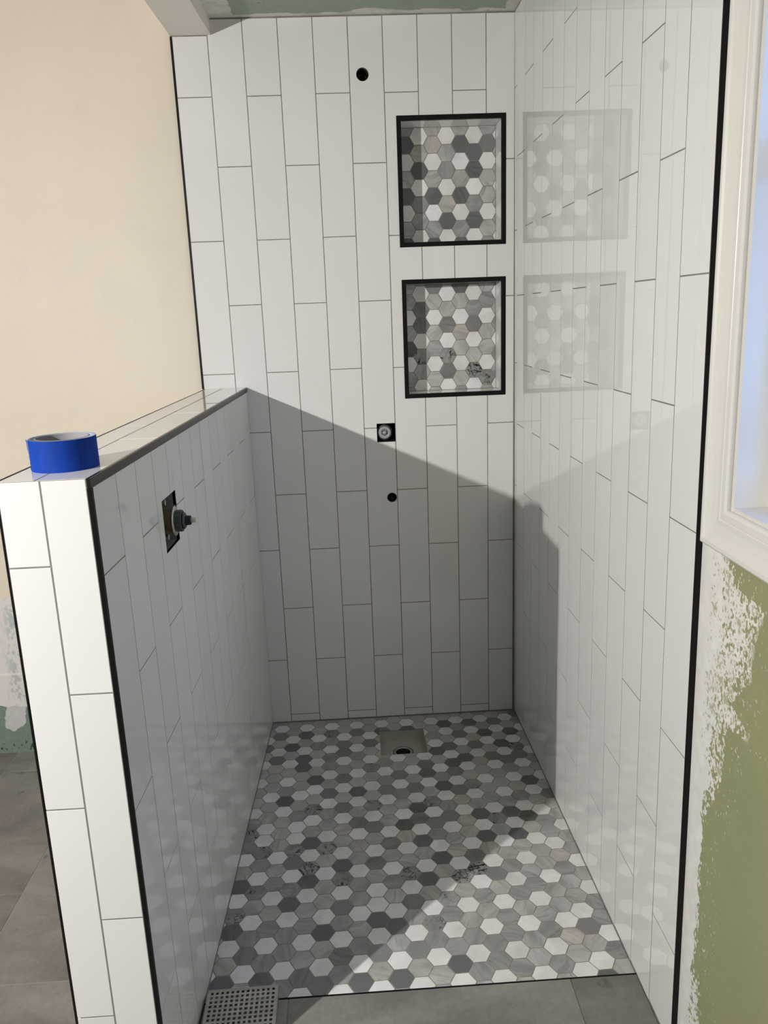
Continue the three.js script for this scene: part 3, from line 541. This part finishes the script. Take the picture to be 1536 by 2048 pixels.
// ------------------------------------------------------------------ drain and its loose grate
{
  const [a, b, c, d] = DRAIN, y1 = PAN - 0.0004, y0 = 0.026, s = 0.0016, cx = (a + b) / 2, cz = (c + d) / 2 + 0.004;
  const g = root('shower_drain', 'square open steel drain body set into the mosaic floor', 'drain', null, [cx, 0, cz]);
  const at = (geo) => geo.translate(-cx, 0, -cz);
  const bot = new THREE.Shape([[a, c], [b, c], [b, d], [a, d]].map(([x, z]) => new THREE.Vector2(x - cx, z - cz))); const h = new THREE.Path(); h.absarc(0, 0, 0.0275, 0, Math.PI * 2, true); bot.holes.push(h);
  const DULL = P({ color: new THREE.Color().setRGB(0.58, 0.57, 0.54), metalness: 0.8, roughness: 0.5 });
  part('pan_bottom', new THREE.ExtrudeGeometry(bot, { depth: s, bevelEnabled: false, curveSegments: 40 }).rotateX(Math.PI / 2).translate(0, y0, 0), DULL, g);
  for (const q of [[a, b, y0, y1, c, c + s], [a, b, y0, y1, d - s, d], [a, a + s, y0, y1, c, d], [b - s, b, y0, y1, c, d]]) part('pan_side', at(box(...q)), DULL, g);
  const ring = part('outlet_ring', lathe([[0.0245, y0 - 0.004], [0.0245, y0 + 0.0015], [0.0265, y0 + 0.003], [0.0305, y0 + 0.003], [0.0320, y0 + 0.0005], [0.0285, y0 + 0.0003]], 48), STEEL, g, 'round steel outlet ring');
  part('outlet_seal', lathe([[0.0335, y0 + 0.0002], [0.0335, y0 + 0.0011], [0.0352, y0 + 0.0011], [0.0352, y0 + 0.0002]], 48), MEMBRANE, g);
  part('outlet_pipe', lathe([[0.0001, 0.003], [0.024, 0.003], [0.0246, y0]], 40), MEMBRANE, ring, 'black outlet pipe');
}
{
  const S = 0.0765, N = 13, p = 0.0110, hs = 0.0027, y = 0.0;
  const g = root('drain_grate', 'loose square steel drain grate with rows of small square holes', 'grate', null, [0.1835, 0.0, 1.2565]);
  const shp = new THREE.Shape(); const r = 0.003; shp.moveTo(-S + r, -S); shp.lineTo(S - r, -S); shp.quadraticCurveTo(S, -S, S, -S + r); shp.lineTo(S, S - r); shp.quadraticCurveTo(S, S, S - r, S); shp.lineTo(-S + r, S); shp.quadraticCurveTo(-S, S, -S, S - r); shp.lineTo(-S, -S + r); shp.quadraticCurveTo(-S, -S, -S + r, -S);
  for (let i = 0; i < N; i++) for (let j = 0; j < N; j++) {
    const x = (i - 6) * p, z = (j - 6) * p, q = new THREE.Path(); q.moveTo(x - hs, z - hs); q.lineTo(x - hs, z + hs); q.lineTo(x + hs, z + hs); q.lineTo(x + hs, z - hs); q.closePath(); shp.holes.push(q);
  }
  const plate = new THREE.ExtrudeGeometry(shp, { depth: 0.0012, bevelEnabled: true, bevelSize: 0.0003, bevelThickness: 0.0003, bevelOffset: -0.0003, bevelSegments: 1 }).rotateX(Math.PI / 2).translate(0, 0.0165, 0);
  const brushed = tex(256, 256, (u, v) => { const k = 190 + 40 * (fbm(u * 10, v * 10, 131, 4, 10) - 0.5) + 24 * (vn(u * 6, v * 128, 133, 128) - 0.5); return [k, k * 0.985, k * 0.955]; });
  const GR = P({ color: new THREE.Color().setRGB(0.92, 0.92, 0.92), map: brushed, metalness: 0.75, roughness: 0.42 });
  part('plate', plate, GR, g);
  for (const [w, d, x, z] of [[S * 2, 0.0014, 0, S - 0.0007], [S * 2, 0.0014, 0, -S + 0.0007], [0.0014, S * 2, S - 0.0007, 0], [0.0014, S * 2, -S + 0.0007, 0]]) part('skirt', box(x - w / 2, x + w / 2, 0, 0.0155, z - d / 2, z + d / 2), GR, g);
  g.rotation.set(0, 0.012, 0.012); g.position.y = 0.0662;
}
// ------------------------------------------------------------------ rough plumbing
{ // valve in the half wall: axis along +x
  const zc = 1.055, yc = 1.105, g = root('shower_valve', 'unfinished brass mixing valve sticking out of the half wall opening', 'valve', null, [innerX(zc), yc, zc]);
  const BRASS = P({ color: new THREE.Color().setRGB(0.42, 0.34, 0.22), metalness: 0.95, roughness: 0.45 }), DARK = M({ color: new THREE.Color().setRGB(0.05, 0.053, 0.06), roughness: 0.45 });
  const turn = (geo) => geo.rotateZ(-Math.PI / 2);                      // lathe axis y -> x
  part('body', turn(lathe([[0.0001, -0.05], [0.026, -0.05], [0.027, -0.02], [0.0265, 0.003], [0.0285, 0.0055], [0.0285, 0.0065]])), BRASS, g, 'rough brass valve body');
  part('bonnet_ring', turn(lathe([[0.020, 0.0065], [0.0292, 0.0065], [0.0298, 0.0085], [0.0288, 0.0105], [0.0215, 0.011]])), STEEL, g, 'chrome bonnet ring');
  const capS = new THREE.Shape(); for (let k = 0; k < 48; k++) { const a = k / 48 * Math.PI * 2, rr_ = 0.0212 + (k % 8 < 2 ? -0.0018 : 0); k ? capS.lineTo(rr_ * Math.cos(a), rr_ * Math.sin(a)) : capS.moveTo(rr_, 0); }
  const capM = part('cartridge_cap', new THREE.ExtrudeGeometry(capS, { depth: 0.012, bevelEnabled: true, bevelSize: 0.0008, bevelThickness: 0.0008, bevelSegments: 1 }).rotateY(Math.PI / 2).translate(0.0112, 0, 0), DARK, g, 'dark plastic cartridge cap with grooves');
  part('collar', turn(lathe([[0.0001, 0.024], [0.017, 0.024], [0.0172, 0.027], [0.0145, 0.0295], [0.0001, 0.030]])), DARK, g);
  part('stem', new THREE.CylinderGeometry(0.0098, 0.0105, 0.011, 6).rotateZ(-Math.PI / 2).translate(0.0345, 0, 0), MEMBRANE, capM, 'black hexagonal stem');
  part('stem_tip', turn(lathe([[0.0001, 0.039], [0.0052, 0.039], [0.0052, 0.0495], [0.0044, 0.0508], [0.0001, 0.0508]], 24)), M({ color: new THREE.Color().setRGB(0.62, 0.62, 0.50), roughness: 0.5 }), capM, 'cream plastic tip');
  for (const s of [-1, 1]) part('supply_pipe', new THREE.CylinderGeometry(0.0085, 0.0085, 0.03, 20).translate(-0.028, s * 0.036, 0.012), BRASS, g);
  for (const s of [-1, 1]) { part('stop_screw', new THREE.CylinderGeometry(0.0065, 0.0065, 0.012, 18).rotateZ(-Math.PI / 2).translate(-0.016, s * 0.036, -0.010), STEEL, g); }
}
{ // diverter in the back wall: axis along +z
  const g = root('diverter_valve', 'grey capped valve in a square cut-out of the back wall', 'valve', null, [0.5835, 1.108, -0.03]);
  const GREY = M({ color: new THREE.Color().setRGB(0.33, 0.36, 0.37), roughness: 0.45 }), turn = (geo) => geo.rotateX(Math.PI / 2);
  part('plaster_guard', turn(lathe([[0.0001, -0.03], [0.0255, -0.03], [0.0262, 0.012], [0.0248, 0.014], [0.021, 0.014]])), M({ color: new THREE.Color().setRGB(0.06, 0.065, 0.067), roughness: 0.5 }), g, 'dark ring around the cap');
  const capG = part('cap', turn(lathe([[0.021, 0.0], [0.021, 0.020], [0.0195, 0.0225], [0.011, 0.0225], [0.0105, 0.019], [0.0001, 0.019]])), GREY, g, 'light grey plastic cap');
  for (let k = 0; k < 6; k++) { const a = k * Math.PI / 3 + 0.2; part('cap_slot', new THREE.TorusGeometry(0.0092, 0.0011, 6, 8, 0.72).rotateZ(a).translate(0, 0, 0.0195), MEMBRANE, capG); }
  part('spindle', turn(lathe([[0.0001, 0.019], [0.0058, 0.019], [0.0058, 0.028], [0.004, 0.0295], [0.0001, 0.0295]], 24)), STEEL, capG);
}
function stub(name, label, h, depth, mat) {
  const g = root(name, label, 'pipe', null, [h.x, h.y, -depth]);
  part('elbow', new THREE.TorusGeometry(0.012, 0.0085, 14, 20, Math.PI / 2).rotateY(-Math.PI / 2).translate(0, -0.012, -0.02), mat, g);
  part('fitting', lathe([[0.0085, -0.02], [0.0145, -0.02], [0.0148, -0.004], [0.0132, 0.0], [0.0105, 0.0], [0.0102, -0.018], [0.0001, -0.018]], 32).rotateX(Math.PI / 2), mat, g, 'open threaded pipe end');
}
stub('pipe_stub', 'copper pipe end in the round hole high on the back wall', HOLE1, 0.045, COPPER);
stub('pipe_stub_001', 'dark pipe end in the small round hole below the square valve', HOLE2, 0.02, P({ color: new THREE.Color().setRGB(0.03, 0.03, 0.03), metalness: 0.4, roughness: 0.35 }));

// ------------------------------------------------------------------ roll of painter's tape on the half wall
{
  const R = 0.0505, r = 0.0385, H = 0.0485;
  const g = root('tape_roll', 'roll of blue painter\'s tape standing on the end of the half wall', 'tape', null, [0.0205, TOP, 1.354]);
  const crepe = tex(512, 128, (u, v) => { const k = 128 + 110 * (vn(u * 220, v * 9, 141, 0) - 0.5) + 50 * (fbm(u * 60, v * 30, 143, 3) - 0.5); return [k, k, k]; }, false);
  const blueTex = tex(512, 128, (u, v) => { const n = fbm(u * 30, v * 6, 151, 4), b = v < 0.16 + 0.05 * (vn(u * 8, 1, 155) - 0.5) ? 1.1 : 1; return [5 * b + 4 * n, 50 * b + 12 * n, 140 * b + 18 * n]; });
  const BLUE = P({ specularIntensity: 0.4, map: blueTex, bumpMap: crepe, bumpScale: 0.00018, roughness: 0.7 });
  const EDGE = M({ color: new THREE.Color().setRGB(0.33, 0.40, 0.56), roughness: 0.8 });
  part('tape', lathe([[R, 0.0], [R, 0.001], [R, H - 0.001], [R - 0.0006, H]], 72), BLUE, g, 'blue crepe tape'); const roll = g.children[0];
  part('wound_edge', lathe([[R - 0.0006, H], [r + 0.0026, H - 0.0004], [r + 0.0026, 0.0], [R, 0.0]], 72), EDGE, g, 'pale blue edge of the wound layers');
  part('core', lathe([[r + 0.0026, H - 0.0004], [r + 0.002, H], [r, H], [r - 0.0002, H - 0.0008], [r, 0.0]], 72), M({ color: new THREE.Color().setRGB(0.30, 0.29, 0.30), roughness: 0.85 }), g, 'grey cardboard core');
  // torn end that curls away at the left
  const pts = [], idx = [], uv = [], NU = 14, NV = 10;
  for (let i = 0; i <= NU; i++) for (let j = 0; j <= NV; j++) {
    const t = i / NU, s = j / NV, wob = 0.0012 * Math.sin(j * 2.1) + 0.003 * (s < 0.75 ? -Math.pow(1 - s, 1.5) : 0.2);
    const a = Math.PI * 0.93 + t * 0.33 * (0.55 + 0.45 * s), rad = R + 0.0006 + t * t * (0.0024 * s + 0.0003) + wob * t * 0.3;
    pts.push(rad * Math.cos(a), 0.001 + s * (H - 0.001), rad * Math.sin(a)); uv.push(t * 0.2, s);
  }
  for (let i = 0; i < NU; i++) for (let j = 0; j < NV; j++) { const a = i * (NV + 1) + j, b = a + NV + 1; idx.push(a, b, b + 1, a, b + 1, a + 1); }
  const fl = new THREE.BufferGeometry(); fl.setAttribute('position', new THREE.BufferAttribute(new Float32Array(pts), 3)); fl.setAttribute('uv', new THREE.BufferAttribute(new Float32Array(uv), 2)); fl.setIndex(idx); fl.computeVertexNormals();
  part('torn_end', fl, M({ map: blueTex, roughness: 0.62, side: THREE.DoubleSide }), roll, 'torn loose end of the tape');
  g.rotation.y = 0.25;
}
// ------------------------------------------------------------------ work lamp on a tripod, left of the camera
{
  const g = root('work_lamp', 'small work lamp on a black tripod outside the picture', 'lamp', null, [LAMP.x, 0, LAMP.z]);
  const y = LAMP.y, DK = M({ color: new THREE.Color().setRGB(0.03, 0.03, 0.03), roughness: 0.6 });
  part('pole', new THREE.CylinderGeometry(0.008, 0.008, y - 0.36, 16).translate(0, 0.30 + (y - 0.36) / 2, 0), DK, g);
  for (let k = 0; k < 3; k++) { const a = k * 2.094 + 0.4, L = new THREE.CylinderGeometry(0.006, 0.006, Math.hypot(0.28, 0.4), 12).rotateZ(Math.atan2(0.28, 0.4)).translate(0.14, 0.2, 0).rotateY(a); part('leg', L, DK, g); }
  // shallow dish behind the bulb, turned down towards the shower
  const q = new THREE.Quaternion().setFromUnitVectors(new THREE.Vector3(0, 1, 0), LAMP_AIM), head = (geo) => geo.applyQuaternion(q).translate(0, y, 0);
  const dish = part('reflector', head(lathe([[0.0001, -0.045], [0.03, -0.044], [0.055, -0.034], [0.07, -0.02], [0.0715, -0.02], [0.057, -0.037], [0.03, -0.047], [0.0001, -0.048]], 36)), STEEL, g, 'shallow metal reflector dish');
  part('socket', head(lathe([[0.0001, -0.046], [0.011, -0.045], [0.011, -0.022], [0.008, -0.014], [0.0001, -0.014]], 24)), DK, dish);
  part('bulb', new THREE.SphereGeometry(0.014, 24, 16).translate(0, y, 0), M({ color: 0xffffff, emissive: new THREE.Color().setRGB(1.0, 0.972, 0.945), emissiveIntensity: 40 }), dish, 'glowing bulb');
  const light = new THREE.SpotLight(new THREE.Color().setRGB(1.0, 0.972, 0.945), LAMP_POWER, 0, 85 * Math.PI / 180, 1, 2); light.position.set(0, y, 0); light.target.position.copy(LAMP_AIM).add(new THREE.Vector3(0, y, 0)); light.castShadow = true; light.shadow.radius = 0.8; light.shadow.mapSize.set(2048, 2048); g.add(light); g.add(light.target); light.target.name = 'aim';
}
// ------------------------------------------------------------------ outside the window
{
  const g = root('ground_outside', 'lawn outside the window', 'ground', 'structure');
  part('lawn', box(1.3, 40, -0.9, -0.7, -25, 25), M({ color: new THREE.Color().setRGB(0.10, 0.13, 0.07), roughness: 1 }), g);
  const LEAF = M({ color: new THREE.Color().setRGB(0.05, 0.075, 0.04), roughness: 1 });
  [['dense evergreen shrub close against the window', 1.86, 1.86, 0.52, 1.29, 0.9], ['tall broad evergreen hedge across the lawn', 5.2, 1.9, 1.2, 3.1, 5.0]].forEach(([label, x0, z0, rx, ry, rz], k) => {
    const s = new THREE.IcosahedronGeometry(1, 5), p = s.attributes.position;
    for (let i = 0; i < p.count; i++) { const x = p.getX(i), y = p.getY(i), z = p.getZ(i), f = 0.88 + 0.3 * (fbm(x * 4 + k * 7 + 9, y * 4 + z * 3 + 9, 201, 4) - 0.5); p.setXYZ(i, x * f * rx, Math.max(0, y * f + 0.9) * ry, z * f * rz); }
    s.computeVertexNormals();
    const m = new THREE.Mesh(s, LEAF); m.name = k ? 'garden_shrub_' + String(k).padStart(3, '0') : 'garden_shrub'; m.position.set(x0, -0.7, z0); scene.add(m); tag(m, label, 'shrub');
  });
}
shade(scene);
renderer.render(scene, camera);
